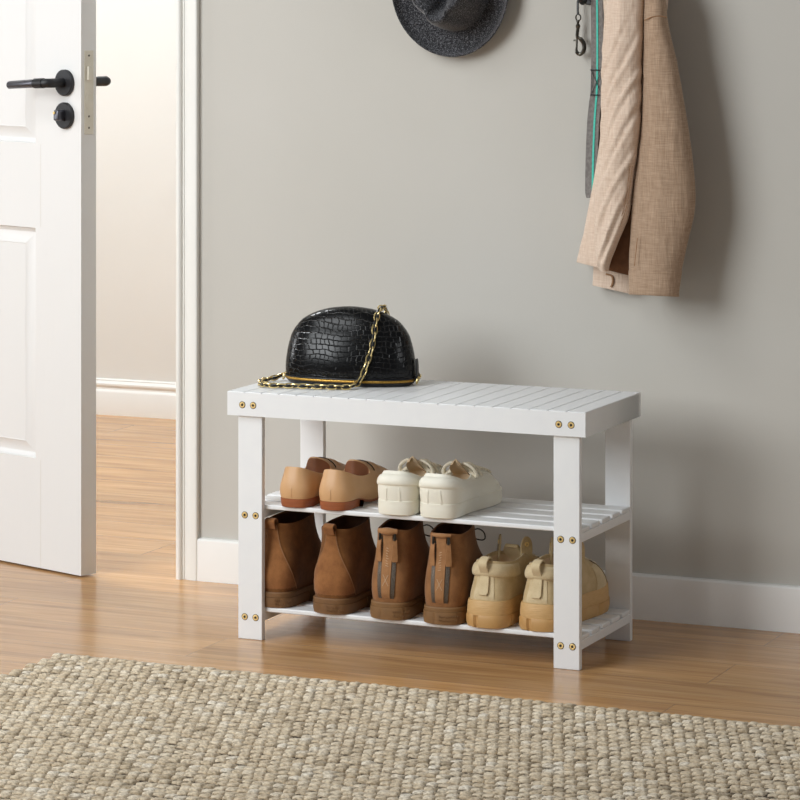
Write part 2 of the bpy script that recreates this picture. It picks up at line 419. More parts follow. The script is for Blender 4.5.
# ------------------------------------------------------------------ rug
RX0, RX1, RY0, RY1 = -.194, 1.75, -1.55, -.256
rug = thing('woven_rug', 'chunky hand-woven beige wool rug on the wooden floor in front of the bench', 'rug', ((RX0+RX1)/2, RY0, 0))
ox, oy = rug.location.x, rug.location.y
m = MB(); 
back = [(RX0+.002, RY0), (RX1+.004, RY0), (RX1+.004, RY1-.002), (RX0+.002, RY1-.002)]
m.loft([[Vector((x-ox, y-oy, z)) for x, y in back] for z in (0.0005, .005)])
m.build('backing', simple('shade_dark_backing', '#4A3F34', '#5A4D40', 60, .95), rug)  # backing colour darkened to put shade into the gaps between loops
px, py_ = .0185, .0240
m = MB(); tones = []
prof_t = [(-.70, .0), (-.93, .25), (-1.0, .58), (-.90, .88), (-.62, 1.0), (-.10, .82), (.45, .45), (1.0, .05)]
nc = int((RX1-RX0)/px); nr = int((RY1-RY0)/py_)
for r in range(nr+1):
    for c in range(nc+1):
        cx0 = RX0+px*(c+(.5 if r % 2 else 0))+random.uniform(-1, 1)*.0016
        cy0 = RY1-.011-py_*r+random.uniform(-1, 1)*.0028
        if cy0 < RY0 or cx0 > RX1: continue
        hw = px*.51*random.uniform(.92, 1.1); hl = py_*.66*random.uniform(.94, 1.08); hh = .0068*random.uniform(.8, 1.25); tilt = random.uniform(-.2, .2)
        skew = tilt*.3
        b = len(m.v); K = 7
        tone = min(1, max(0, random.gauss(.55, .22)))
        for (t, hz) in prof_t:
            wz = hw*(1-.22*abs(t)**5)
            for k in range(K):
                a = PI*k/(K-1)
                # each yarn loop rises towards the front where it dives under the next
                z = .0035+hh*hz*(math.sin(a)**.45 if 0 < k < K-1 else 0)
                j = random.uniform(-1, 1); m.v.append((cx0+wz*math.cos(a)+skew*t*hl*.3-ox, cy0+t*hl-oy+j*.0009, z+(j*.0005 if 0 < k < K-1 else 0)))
                tones.append(tone)
        for q in range(len(prof_t)-1):
            for k in range(K-1): m.face((b+q*K+k, b+q*K+k+1, b+(q+1)*K+k+1, b+(q+1)*K+k))
me = bpy.data.meshes.new('wool_loops'); me.from_pydata(m.v, [], m.f); me.materials.append(M['rug'])
at_ = me.attributes.new('tone', 'FLOAT', 'POINT'); at_.data.foreach_set('value', tones)
me.polygons.foreach_set('use_smooth', [True]*len(me.polygons))
o = bpy.data.objects.new('wool_loops', me); COL.objects.link(o); o.parent = rug; o['kind'] = 'stuff'
# ------------------------------------------------------------------ bench
W, D_, HT, AP = .6945, .288, .45, .0435
LI, LW, LT, BX = .0185, .0485, .0125, .007
bench = thing('shoe_bench', 'white slatted wooden bench with two shoe shelves and brass bolts against the wall', 'bench')
TS = .010; LIP = .0019
m = MB(); t_ = .016
m.box((0, 0, HT-AP), (W, t_, HT-LIP)); m.box((0, D_-t_, HT-AP), (W, D_, HT-LIP)); m.box((0, t_, HT-AP), (t_, D_-t_, HT-LIP)); m.box((W-t_, t_, HT-AP), (W, D_-t_, HT-LIP))
apron = m.build('apron', M['bench'], bench, ang=20)
NS = 20; g = .0019; wsl = W/NS
for i in range(NS):
    xa = i*wsl+(0 if i == 0 else g/2); xb = (i+1)*wsl-(0 if i == NS-1 else g/2); c = .0008
    m = MB(); rings = []
    for y, d in ((0, .0012), (.0004, .0005), (.0012, 0), (D_-.0012, 0), (D_-.0004, .0005), (D_, .0012)):
        rings.append([Vector((xa, y, HT-LIP)), Vector((xb, y, HT-LIP)), Vector((xb, y, HT-c-d*.6)), Vector((xb-c, y, HT-d)), Vector((xa+c, y, HT-d)), Vector((xa, y, HT-c-d*.6))])
    m.loft(rings)
    m.box((max(xa, t_+.0002), t_+.0002, HT-TS), (min(xb, W-t_-.0002), D_-t_-.0002, HT-LIP))
    m.build('seat_slat', M['bench'], bench, ang=28)
def bolt(p, nrm, parent):
    m = MB(); p = Vector(p); nrm = Vector(nrm)
    m.lathe([(.0, -.002), (.0062, -.002), (.0064, .0001), (.0062, .0003), (.0056, .0003)], p, nrm, 24, 1)
    m.lathe([(0, -.001), (.0054, -.001), (.0054, .0006), (.0046, .0014), (.0026, .0014), (.0022, .0002), (0, .0)], p, nrm, 24, 0)
    m.lathe([(0, 0), (.0023, 0), (.0021, .0004), (0, .0004)], p, nrm, 6, 1)
    m.build('bolt', [M['brass'], M['hole_shade']], parent, ang=30)
RAILZ = {'mid': .2405, 'low': .0545}; ST = .0085
for k, (sx, back) in enumerate(((0, 0), (1, 0), (0, 1), (1, 1))):
    x0 = LI if sx == 0 else W-LI-LW+.005; y0 = BX if not back else D_-BX-LT
    m = MB(); m.box((x0, y0, 0), (x0+LW, y0+LT, HT-AP+.004)); lg = m.build('leg', M['bench'], bench, bevel=.0012)
    yy, nn = (y0, (0, -1, 0)) if not back else (y0+LT, (0, 1, 0))
    for z in (.2255, .0405):
        for dx in ((.0135, .0355)): bolt((x0+dx, yy, z), nn, lg)
for xx in (.0305, .0525, .645, .668):
    bolt((xx, 0, .4265), (0, -1, 0), apron); bolt((xx, D_, .4265), (0, 1, 0), apron)
for z in (.2445, .0580):
    for sx in (0, 1):
        x0 = LI if sx == 0 else W-LI-LW+.005
        m = MB(); m.box((x0+.0004, BX+LT, z-ST-.0155), (x0+LW-.0004, D_-BX-LT, z-ST)); m.build('shelf_rail', M['bench'], bench, bevel=.0008)
    n = 5; y0 = BX+LT+.0006; y1 = D_-BX-LT-.0006; gap = .0125; sw = (y1-y0-gap*(n-1))/n
    for i in range(n):
        m = MB(); a = y0+i*(sw+gap); m.box((LI+.0004, a, z-ST), (W-LI+.0046, a+sw, z)); m.build('shelf_slat', M['bench'], bench, bevel=.0022, seg=3)

# ------------------------------------------------------------------ footwear
OUT = [(0, 0), (.10, .025), (.138, .11), (.132, .28), (.144, .48), (.168, .68), (.155, .85), (.092, .965), (.0, 1.0), (-.082, .972), (-.14, .88), (-.158, .72), (-.140, .5), (-.126, .28), (-.135, .11), (-.10, .025)]
class Shoe:
    N = 72
    def __init__(s, root, mir, L, Ws, zs, E, h1, bo, dy2, dz2, bo2=0.0):
        s.root, s.mir, s.L, s.zs = root, mir, L, zs
        s.Sc = [Vector((x*L*Ws, y*L, zs)) for x, y in OUT]; s.Ec = [Vector(p) for p in E]
        s.h1, s.bo, s.dy2, s.dz2, s.bo2 = h1, bo, dy2, dz2, bo2
    def _sp(s, c, u):
        K = len(c); x = (u % 1)*K; k = int(x); return cr(c[(k-1) % K], c[k % K], c[(k+1) % K], c[(k+2) % K], x-k)
    drop = 0
    def S(s, u):
        p = s._sp(s.Sc, u); p.z -= s.drop*sstep(.2, .45, p.y/s.L)-s.drop*.35*sstep(.85, 1, p.y/s.L); return p
    def Ep(s, u): return s._sp(s.Ec, u)
    def Sn(s, u):
        d = s.S(u+.004)-s.S(u-.004); return Vector((d.y, -d.x, 0)).normalized()
    def En(s, u):
        d = s.Ep(u+.004)-s.Ep(u-.004); return Vector((d.y, -d.x, 0)).normalized()
    def P(s, u, v):
        a = s.S(u); e = s.Ep(u); t = a.y/s.L; w = sstep(.25, .95, t)
        mx = lambda p: p[0]+(p[1]-p[0])*w
        p1 = a+s.Sn(u)*mx(s.bo)+Vector((0, 0, mx(s.h1))); p2 = e+s.En(u)*s.bo2+Vector((0, mx(s.dy2), -mx(s.dz2)))
        q = 1-v; return a*q**3+p1*(3*q*q*v)+p2*(3*q*v*v)+e*v**3
    def Nn(s, u, v):
        h = .004; v0, v1 = max(0, v-h), min(1, v+h)
        return (s.P(u+h, v)-s.P(u-h, v)).cross(s.P(u, v1)-s.P(u, v0)).normalized()
    def X(s, p): return Vector((p.x*s.mir, p.y, p.z))
    def fin(s, m, name, mat, parent=None, **k):
        m.v = [(x*s.mir, y, z) for x, y, z in m.v]; return m.build(name, mat, parent or s.root, **k)
    def upper(s, mat, liningmat, rim=.004, Mv=16, roll=.0015, depth=None, name='upper'):
        N = s.N; us = [i/N for i in range(N)]; rings = [[s.P(u, k/Mv) for u in us] for k in range(Mv+1)]
        c = sum((s.Ep(u) for u in us), Vector())/N
        def inset(u, d, dz):
            e = s.Ep(u); n = -s.En(u); return e+n*d+Vector((0, 0, dz))
        rings.append([inset(u, rim*.3, roll) for u in us]); rings.append([inset(u, rim*.75, roll*.8) for u in us]); rings.append([inset(u, rim, -roll) for u in us])
        m = MB(); m.loft(rings, True, False); up = s.fin(m, name, mat, ang=60)
        zb = s.zs+.008
        r2 = [[inset(u, rim, -roll) for u in us]]
        for f in (.25, .6, 1):
            r2.append([Vector((c.x+(p.x-c.x)*(1-.12*f*f), c.y+(p.y-c.y)*(1-.12*f*f), p.z+(zb-p.z)*f)) for p in r2[0]])
        m = MB(); m.loft(r2, False, True); s.fin(m, 'lining', liningmat, ang=60)
        return up
    def patch(s, name, mat, uf, v0, v1, th=.0015, na=8, nb=14, parent=None, m=None, thv=None):
        # uf(b) -> (ua, ub) for b in 0..1 going up
        own = m is None; m = m or MB(); b0 = len(m.v); rows = []
        for j in range(nb+1):
            b = j/nb; v = v0+(v1-v0)*b; ua, ub = uf(b); row = []
            for i in range(-1, na+2):
                a = min(max(i/na, 0), 1); u = ua+(ub-ua)*a
                edge = i in (-1, na+1) or j in (0, nb)
                row.append(s.P(u, v)+s.Nn(u, v)*(-.0008 if edge else (th if thv is None else thv(a, b))))
            rows.append(row)
        # close ends by repeating the first/last rows slightly inside so the edge has thickness
        m.loft(rows, False, False, False)
        if own: return s.fin(m, name, mat, parent, ang=50)
    def layer(s, name, mat, layers, groove=None, ymin=None, ymax=None, N=144, parent=None, ang=35, lift=None):
        rings = []
        for off, z in layers:
            ring = []
            for i in range(N):
                u = i/N; o = off
                if groove: o -= groove(u, z)
                p = s.S(u)+s.Sn(u)*o; 
                if ymax is not None: p.y = min(p.y, ymax)
                if ymin is not None: p.y = max(p.y, ymin)
                zz = z+(lift(p.y/s.L, z) if lift else 0)
                ring.append(Vector((p.x, p.y, zz)))
            rings.append(ring)
        m = MB(); m.loft(rings); return s.fin(m, name, mat, parent, ang=ang)
    def tube(s, name, mat, pts, r, n=8, parent=None, closed=False, flat=1.0, m=None):
        own = m is None; m = m or MB(); m.tube(pts, r, n, closed, 0, flat)
        if own: return s.fin(m, name, mat, parent)

def shoe_root(name, label, cat, x, y, z, rz=0, group=None): return thing(name, label, cat, (x, y, z), rz, group)
ZM, ZL = .2445, .0580

# --- loafers
def loafer(x, y, mir, label, rz=0):
    r = shoe_root('loafer', label, 'shoe', x, y, ZM, rz, 'tan loafers on the middle shelf')
    E = [(0, .006, .072), (.0145, .009, .071), (.025, .026, .065), (.0285, .06, .055), (.0285, .092, .051), (.0275, .112, .0525), (.0225, .116, .062), (.0125, .106, .0735), (0, .098, .0775)]
    E += [(-a, b, c) for a, b, c in E[7:0:-1]]
    s = Shoe(r, mir, .258, .86, .016, E, (.022, .030), (.006, .004), (-.002, .070), (.024, .012), .004)
    s.drop = .0105
    s.upper(M['loafer'], M['loafin'], .0028, roll=.0012)
    s.layer('sole', M['loafheel'], [(-.004, .011), (.0005, .0115), (.0008, .0155), (-.003, .0165)], lift=lambda t, z: -.0102*sstep(.2, .45, t)+.0036*sstep(.85, 1, t))
    s.layer('heel', M['loafheel'], [(-.002, 0), (-.001, .0008), (.0, .006), (.0006, .0122), (-.003, .0125)], ymax=.062)
    # tongue edge standing above the vamp, with its dark bound edge
    s.patch('back_seam', M['loafer'], lambda b: (-.0035, .0035), .02, .42, .0007, 4, 8)
    vs = [.60+.028*i/8 for i in range(9)]
    m = MB()
    s.patch('', None, lambda b: (.392, .608), .72, .80, .0016, 24, 4, m=m); s.fin(m, 'vamp_strap', M['loafer'])
    pts = [s.P(.355+.29*i/28, .90-.02*math.sin(PI*i/28))+s.Nn(.355+.29*i/28, .9)*.0006 for i in range(29)]
    s.tube('dark_edging', M['trimblack'], pts, .0013, 6)
    pts = [s.Ep(.375+.25*i/24)+Vector((0, .0008, .001)) for i in range(25)]
    return r
loafer(.125, .009, -1, 'tan leather loafer at the left end of the middle shelf, beside the front left leg')
loafer(.203, .009, 1, 'tan leather loafer on the middle shelf standing right next to the cream sneakers')

# --- sneakers
def sneaker(x, y, mir, label, rz=0):
    r = shoe_root('sneaker', label, 'shoe', x, y, ZM, rz, 'cream sneakers on the middle shelf')
    E = [(0, .004, .076), (.019, .007, .0755), (.031, .024, .070), (.033, .055, .061), (.031, .085, .058), (.026, .108, .061), (.021, .122, .064), (.012, .136, .066), (0, .140, .066)]
    E += [(-a, b, c) for a, b, c in E[7:0:-1]]
    s = Shoe(r, mir, .240, 1.06, .014, E, (.030, .027), (.004, .002), (-.004, .045), (.018, .000), .010)
    s.upper(M['sneak'], M['sneakin'], .006, roll=.003)
    gr = lambda u, z: .0007 if abs(z-.0195) < .0006 else 0
    s.layer('sole', M['sneaksole'], [(-.002, 0), (.0016, .0015), (.003, .012), (.0032, .0190), (.0032, .0195), (.0032, .0200), (.0026, .0255), (.0012, .0268), (-.003, .027)], groove=gr, ang=45)
    s.patch('heel_collar', M['sneak'], lambda b: (-.16, .16), .56, .97, .002, 24, 8, thv=lambda a, b: .0008+.0034*math.sin(PI*min(max(b, .0), 1))**.7*math.sin(PI*a)**.4)
    for sg in (-1, 1): s.patch('heel_seam', M['sneak'], lambda b, sg=sg: (sg*.030-.003, sg*.030+.003), .08, .56, .0009, 3, 8)
    s.patch('toe_cap', M['sneak'], lambda b: (.36, .64), .18, .36, .0011, 24, 4)
    # eyestays and laces
    m = MB()
    for sg in (-1, 1): s.patch('', None, lambda b, sg=sg: (.5+sg*.045, .5+sg*.10), .50, .99, .0016, 4, 10, m=m)
    s.fin(m, 'eyestay', M['sneak'])
    m = MB()
    for k in range(5):
        v = .58+.085*k; pts = []
        for i in range(9):
            u = .5+(-.075+.15*i/8); q = s.P(u, v)+s.Nn(u, v)*(.0026+.003*math.sin(PI*i/8)); pts.append(q)
        m.tube(pts, .0032, 6, flat=.6)
    tp = Vector((0, .110, .0765))
    for sg in (-1, 1):
        lp = [tp, tp+Vector((sg*.013, -.004, .007)), tp+Vector((sg*.028, -.003, -.001)), tp+Vector((sg*.033, .002, -.014)), tp+Vector((sg*.025, .004, -.013)), tp+Vector((sg*.008, .002, .001))]
        m.tube(spline(lp, 22), .0040, 8, flat=.8)
        m.tube(spline([tp, tp+Vector((sg*.012, .012, .006)), tp+Vector((sg*.024, .022, -.004)), tp+Vector((sg*.031, .030, -.018))], 12), .0032, 7, flat=.75)
    m.tube(spline([tp+Vector((-.008, 0, 0)), tp+Vector((0, -.003, .004)), tp+Vector((.008, 0, 0))], 8), .0045, 8)
    s.fin(m, 'laces', M['lace'])
    m = MB()
    cl = spline([(0, .146, .056), (0, .128, .066), (0, .110, .075), (0, .098, .084), (0, .091, .092)], 16); rings = []
    for i, p in enumerate(cl):
        f = i/15; w = .0165*(1-.15*f)*math.sqrt(max(.06, 1-max(0, (f-.55)/.47)**2)); top = []; bot = []
        for k in range(9):
            x = -1+2*k/8; arch = -.007*x*x; q = p+Vector((x*w, -.002*x*x, arch)); top.append(q+Vector((0, .0012, .0014))); bot.append(q-Vector((0, .0012, .0014)))
        rings.append(top+bot[::-1])
    m.loft(rings); s.fin(m, 'tongue', M['sneakin'], ang=60)
    return r
sneaker(.327, .008, -1, 'cream leather sneaker on the middle shelf between the tan loafer and the other sneaker', .03)
sneaker(.407, .008, 1, 'cream leather sneaker on the middle shelf, the rightmost shoe, its whole side in view', -.02)

# --- chelsea boots
def lug_dashes(s, parent, z0, z1, u0, off, mat):
    m = MB(); rnd = random.Random(3)
    for row in range(2):
        z = z0+(z1-z0)*(.3+.4*row); u = u0
        for k in range(9):
            w = rnd.uniform(.004, .007); p = s.S(u)+s.Sn(u)*off; q = s.S(u+w)+s.Sn(u+w)*off
            zz = z+rnd.uniform(-.0012, .0012)
            m.tube([(p.x, p.y, zz-.0008), ((p.x+q.x)/2, (p.y+q.y)/2, zz+.0016), (q.x, q.y, zz-.0006)], .0006, 5); u += w+.0025
    s.fin(m, 'raised_lettering', mat, parent)
def chelsea(x, y, mir, label, zip_=False, rz=0):
    r = shoe_root('ankle_boot', label, 'boot', x, y, ZL, rz, 'brown suede ankle boots on the bottom shelf')
    zt = .151
    E = [(0, .012, zt), (.017, .016, zt-.001), (.029, .034, zt-.002), (.034, .062, zt), (.034, .085, zt+.002), (.031, .108, zt+.004), (.024, .124, zt+.006), (.012, .133, zt+.007), (0, .136, zt+.007)]
    E += [(-a, b, c) for a, b, c in E[7:0:-1]]
    s = Shoe(r, mir, .264, .96, .028, E, (.055, .036), (.010, .006), (.010, .012), (.050, .105), .0)
    s.upper(M['chel'], M['darklin'], .0025, 20)
    s.patch('heel_counter', M['chel_lit'], lambda b: (-(.035+.11*(1-b)**1.6), .035+.11*(1-b)**1.6), .02, .985, .0012, 16, 20)
    m = MB()
    for sg in (-1, 1): m.tube([s.P(sg*(.035+.11*(1-b/24)**1.6)-sg*.004, .02+.965*b/24)+s.Nn(sg*(.035+.11*(1-b/24)**1.6)-sg*.004, .02+.965*b/24)*.0012 for b in range(25)], .0006, 5)
    s.fin(m, 'counter_stitching', M['seam'])
    s.layer('welt', M['chelsole'], [(-.002, .019), (.0042, .0195), (.0046, .0265), (.003, .0285), (-.004, .0288)])
    grv = lambda u, z: .0022 if (abs(((u+.03*mir+.5) % 1)-.5) < .006 and .002 < z < .0185) or (abs(((u-.045*mir+.5) % 1)-.5) < .004 and .002 < z < .0185) else 0
    hl = s.layer('heel', M['chelsole'], [(.001, 0), (.0032, .001), (.0048, .010), (.0048, .0185), (.002, .0198)], groove=grv, ymax=.085)
    s.layer('forefoot_sole', M['chelsole'], [(.001, 0), (.003, .001), (.0046, .010), (.0046, .0195), (.002, .0198)], ymin=.125, lift=lambda t, z: .004*sstep(.8, 1, t)*(1 if z < .01 else 0))
    lug_dashes(s, hl, .003, .017, .0 if mir > 0 else -.1, .0050, M['chelsole'])
    m = MB(); m.strip(spline([(0, .007, zt-.009), (0, .004, zt-.002), (0, .001, zt+.005), (0, .009, zt+.0095), (0, .0155, zt+.004), (0, .0165, zt-.012)], 16), .020, .0024, (1, 0, 0)); s.fin(m, 'pull_tab', M['chel_lit'], bevel=.0006)
    if zip_:
        s.patch('side_zipper', M['zipper'], lambda b: (.085, .10), .45, .995, .0016, 3, 12)
        e = s.Ep(.09); m = MB(); m.tube([e+Vector((.002, 0, -.002)), e+Vector((.006, -.004, .004)), e+Vector((.007, -.010, -.006))], .0016, 6); s.fin(m, 'zip_pull', M['gold'])
    return r
chelsea(.074, .0215, -1, 'brown suede ankle boot at the left end of the bottom shelf, behind the front leg', True, -.07)
chelsea(.197, .010, 1, 'brown suede ankle boot, the second from the left on the bottom shelf, whole heel visible', False, -.02)

# --- combat boots with two heel zips
def zipboot(x, y, mir, label, rz=0, roll=False):
    r = shoe_root('lace_up_boot', label, 'boot', x, y, ZL, rz, 'double zip lace-up boots on the bottom shelf')
    zt = .158
    E = [(0, .008, zt), (.018, .012, zt), (.030, .032, zt-.003), (.034, .06, zt-.001), (.033, .085, zt+.003), (.028, .106, zt+.004), (.021, .118, zt+.004), (.010, .124, zt+.003), (0, .126, zt+.002)]
    E += [(-a, b, c) for a, b, c in E[7:0:-1]]
    s = Shoe(r, mir, .264, .96, .030, E, (.045, .042), (.010, .006), (.004, .010), (.050, .085), .0)
    s.upper(M['zipb'], M['darklin'], .003, 20)
    s.layer('welt', M['zipsole'], [(-.002, .022), (.0036, .0225), (.0040, .0285), (.0026, .0305), (-.004, .031)])
    grv = lambda u, z: .0024 if (abs(((u+.02+.5) % 1)-.5) < .005 and .001 < z < .021) or (abs(((u-.075+.5) % 1)-.5) < .004 and .001 < z < .021) else 0
    s2 = Shoe(r, 1, .272, .96, .030, E, (0, 0), (0, 0), (0, 0), (0, 0))
    hl = s.layer('heel', M['zipsole'], [(.002, 0), (.0042, .001), (.0056, .010), (.0050, .0215), (.002, .0228)], groove=lambda u, z: grv(u*s.mir, z), ymax=.085)
    s.layer('forefoot_sole', M['zipsole'], [(.002, 0), (.004, .001), (.0054, .010), (.0050, .022), (.002, .0228)], ymin=.118, lift=lambda t, z: .005*sstep(.8, 1, t)*(1 if z < .01 else 0))
    lug_dashes(s, hl, .003, .019, 0 if mir > 0 else -.1, .0062, M['zipsole'])
    hs = s.patch('heel_strip', M['zipstrip'], lambda b: (-(.016+.014*b), .016+.014*b), .04, 1.0, .0026, 8, 18)
    m = MB()
    pts = [s.P(.0, v)+s.Nn(0, v)*.0032 for v in (.25, .3, .35, .4)]
    def sp(u, v): return s.P(u, v)+s.Nn(u, v)*.003
    m.tube([sp(-.012, .24), sp(.0, .32), sp(.012, .40)], .0005, 5); m.tube([sp(.012, .24), sp(.0, .32), sp(-.012, .40)], .0005, 5)
    for k in range(8): v = .52+.035*k; m.tube([sp(-.010+.003*(k % 3), v), sp(.004, v+.012)], .0005, 5)
    s.fin(m, 'stitching', M['stitch'], hs)
    for sg in (-1, 1):
        zp = s.patch('heel_zipper', M['zipper'], lambda b, sg=sg: tuple(sorted((sg*(.018+.014*b), sg*(.032+.020*b)))), .04, .93, .0014, 4, 18)
        u = sg*.043; top = s.P(u, .92)+s.Nn(u, .92)*.004
        m = MB(); m.tube([top+Vector((0, 0, .007)), top+Vector((0, -.001, .0)), top+Vector((0, -.002, -.006))], .0025, 8); s.fin(m, 'zip_slider', M['gunmetal'], zp)
        n = s.Nn(u, .9); n.z = 0; n.normalize()
        pp = [top+n*.001+Vector((0, 0, -.004)), top+n*.0035+Vector((0, 0, -.016)), top+n*.004+Vector((0, 0, -.030)), top+n*.003+Vector((0, 0, -.044))]
        m = MB(); m.strip(spline(pp, 10), [.008, .0085, .009, .0095, .010, .0105, .011, .0115, .0115, .010], .0028, Vector((n.y, -n.x, 0))); s.fin(m, 'zip_pull', M['zipstrip'], zp, bevel=.0008)
    # padded collar round the heel
    pts = [s.Ep(-.055+.11*i/20)+Vector((0, 0, -.002))+s.En(-.055+.11*i/20)*.002 for i in range(21)]
    s.tube('padded_collar', M['zipstrip'], pts, [(.0072 if roll else .0045)*(.5+.5*math.sin(PI*min(max(i/20, .12), .88))) for i in range(21)], 10)
    # laces up the front with a loop standing forward
    m = MB()
    for k in range(6):
        v = .42+.095*k; m.tube([s.P(.5+(-.05+.1*i/8), v)+s.Nn(.5+(-.05+.1*i/8), v)*.003 for i in range(9)], .0018, 6)
    e = s.Ep(.5)
    for sg in (1, -1): m.tube(spline([e+Vector((sg*.006, .006, -.020)), e+Vector((sg*.022, .012, -.012)), e+Vector((sg*.034, .014, -.018)), e+Vector((sg*.036, .014, -.030)), e+Vector((sg*.024, .014, -.032)), e+Vector((sg*.006, .008, -.024))], 20), .0013, 6)
    s.fin(m, 'laces', M['blacklace'])
    return r
zipboot(.313, .009, -1, 'tan-brown lace-up boot with two heel zips, standing beside the suede ankle boot', .03, True)
zipboot(.417, .009, 1, 'tan-brown lace-up boot with two heel zips, standing beside the sand-coloured trainers', .06)

# --- sand hiking trainers
def hiker(x, y, mir, label, rz=0):
    r = shoe_root('high_top_trainer', label, 'shoe', x, y, ZL, rz, 'sand suede trainers on the bottom shelf')
    zt = .114
    E = [(0, .012, zt), (.018, .016, zt-.001), (.030, .036, zt-.004), (.034, .064, zt-.006), (.034, .09, zt-.004), (.030, .112, zt-.002), (.022, .13, zt-.004), (.012, .142, zt-.008), (0, .146, zt-.010)]
    E += [(-a, b, c) for a, b, c in E[7:0:-1]]
    s = Shoe(r, mir, .256, 1.0, .034, E, (.030, .040), (.003, .008), (.006, .045), (.040, .004), .004)
    s.upper(M['tan'], M['sneakin'], .006, 18, .003)
    def foxlift(t, z): return (.006*sstep(.75, 1, t)) if z > .03 else 0
    s.layer('midsole', M['gum2'], [(-.004, .020), (.0046, .0205), (.0056, .027), (.0048, .036), (.0040, .044), (.0026, .0475), (-.002, .048)], lift=foxlift)
    def grv(u, z):
        if not (.0006 < z < .0205): return 0
        uu = (u*1 % 1)
        for c in (.975, .13, .22, .31, .38, .44, .50, .56, .62, .69, .78, .87):
            if abs(uu-c) < .005: return .0036
        return 0
    s.layer('outsole', M['gum'], [(.002, 0), (.0050, .0012), (.0070, .008), (.0070, .0195), (.0060, .0225), (-.002, .023)], groove=lambda u, z: grv(u*s.mir, z), lift=lambda t, z: (.007*sstep(.82, 1, t) if z < .012 else .004*sstep(.82, 1, t)))
    # padded heel collar and pull tab
    s.patch('padded_collar', M['tan2'], lambda b: (-.21, .21), .74, .995, .002, 30, 10, thv=lambda a, b: .0006+.0062*math.sin(PI*(.06+.94*b))**.6*math.sin(PI*a)**.35)
    s.patch('heel_counter', M['tan2'], lambda b: (-.045-.0*b, .045), .16, .84, .0010, 10, 10)
    pt = []
    for v in (.30, .42, .55, .68, .80): pt.append(s.P(0, v)+s.Nn(0, v)*.0030)
    e = s.Ep(0); pt += [e+Vector((0, -.0135, -.005)), e+Vector((0, -.0115, .0035)), e+Vector((0, -.001, .008)), e+Vector((0, .009, .005)), e+Vector((0, .011, -.008))]
    n = 30; m = MB(); sp_ = spline(pt, n); m.strip(sp_, [(.0165 if i > 1 else .012)+.004*max(0, 1-i/14) for i in range(n)], .0034, (1, 0, 0)); s.fin(m, 'pull_tab', M['tan2'], bevel=.0012)
    # eyelet flaps standing up each side of the throat, each with a metal eyelet
    for sg in (1, -1):
        b = s.Ep(.36 if sg > 0 else .64); m = MB(); rings = []; wd = Vector((sg*.52, .854, 0)); nd = Vector((sg*.854, -.52, 0))
        for k in range(13):
            f = k/12; c = b+Vector((sg*(.0045-.003*f), -.004+.006*f, -.018+.050*f)); w = .0125*(1.0 if f < .6 else math.sqrt(max(.02, 1-((f-.6)/.41)**2)))
            rings.append([c+nd*.0017-wd*w, c+nd*.0017+wd*w, c-nd*.0017+wd*w, c-nd*.0017-wd*w])
        m.loft(rings); fl = s.fin(m, 'eyelet_flap', M['tan'], bevel=.0008)
        c = b+Vector((sg*.0022, .0000, .0185)); m = MB()
        m.lathe([(.0022, -.0032), (.0042, -.003), (.0046, .0), (.0042, .003), (.0022, .0032), (.0018, .0)], c, nd, 16); s.fin(m, 'eyelet', M['gold'], fl)
    # tongue
    m = MB(); n = 14
    m.strip(spline([(0, .16, .078), (0, .142, .098), (0, .128, .114), (0, .119, .127)], n), [.040-.014*sstep(.6, 1, i/13) for i in range(n)], .008, (1, 0, 0)); s.fin(m, 'tongue', M['tan'], bevel=.003)
    # toe overlay seam and laces
    s.patch('toe_cap', M['tan2'], lambda b: (.40, .60), .06, .45, .0014, 20, 8)
    m = MB(); m.tube([s.P(.395+.21*i/24, .46)+s.Nn(.395+.21*i/24, .46)*.0008 for i in range(25)], .0008, 5)
    for sg in (-1, 1): m.tube([s.P(.5+sg*(.11+.02*i/10), .10+.6*i/10)+s.Nn(.5+sg*(.11+.02*i/10), .10+.6*i/10)*.0012 for i in range(11)], .0008, 5)
    s.fin(m, 'seam_stitching', M['darklin'])
    s.patch('side_overlay', M['tan2'], lambda b: (.30+.03*b, .385+.03*b), .06, .62, .0012, 8, 10)
    m = MB()
    for k in range(5):
        v = .52+.10*k; m.tube([s.P(.5+(-.06+.12*i/8), v)+s.Nn(.5+(-.06+.12*i/8), v)*(.002+.002*math.sin(PI*i/8)) for i in range(9)], .0023, 6, flat=.6)
    s.fin(m, 'laces', M['lace'])
    return r
hiker(.498, .012, -1, 'sand suede high-top trainer on a gum sole, beside the zipped boots on the bottom shelf', -.05)
hiker(.594, .0225, 1, 'sand suede high-top trainer on a gum sole, partly hidden by the front right leg', -.05)

# ------------------------------------------------------------------ handbag
BAGP = Vector((.1605, .188, HT)); BR = math.radians(8)
bag = thing('handbag', 'black croc-embossed dome handbag with a gold chain strap standing on the bench', 'handbag', BAGP, BR)
AZ = [(0, .117, .046), (.004, .1225, .052), (.015, .1265, .057), (.03, .127, .0575), (.05, .1255, .056), (.07, .1215, .0525), (.09, .1155, .046), (.105, .107, .040), (.118, .094, .033), (.127, .079, .0265), (.1345, .060, .020), (.1395, .040, .0140), (.142, .020, .008), (.1428, .002, .002)]
def bagring(z, off=0, n=72):
    a, b = interp(AZ, z); a *= .98; r = []
    for k in range(n):
        t = 2*PI*k/n; c, s_ = math.cos(t), math.sin(t); e = 2/2.25
        r.append(Vector(((a+off)*math.copysign(abs(c)**e, c), (b+off)*math.copysign(abs(s_)**e, s_), z)))
    return r
zl = [0, .001, .003, .006, .009, .0105, .0125, .02, .03, .045, .06, .075, .09, .10, .11, .118, .124, .129, .133, .136, .139, .141, .1422, .1428]
m = MB(); m.loft([bagring(z) for z in zl if z >= .0105]); m.build('shell', M['croc'], bag, ang=70)
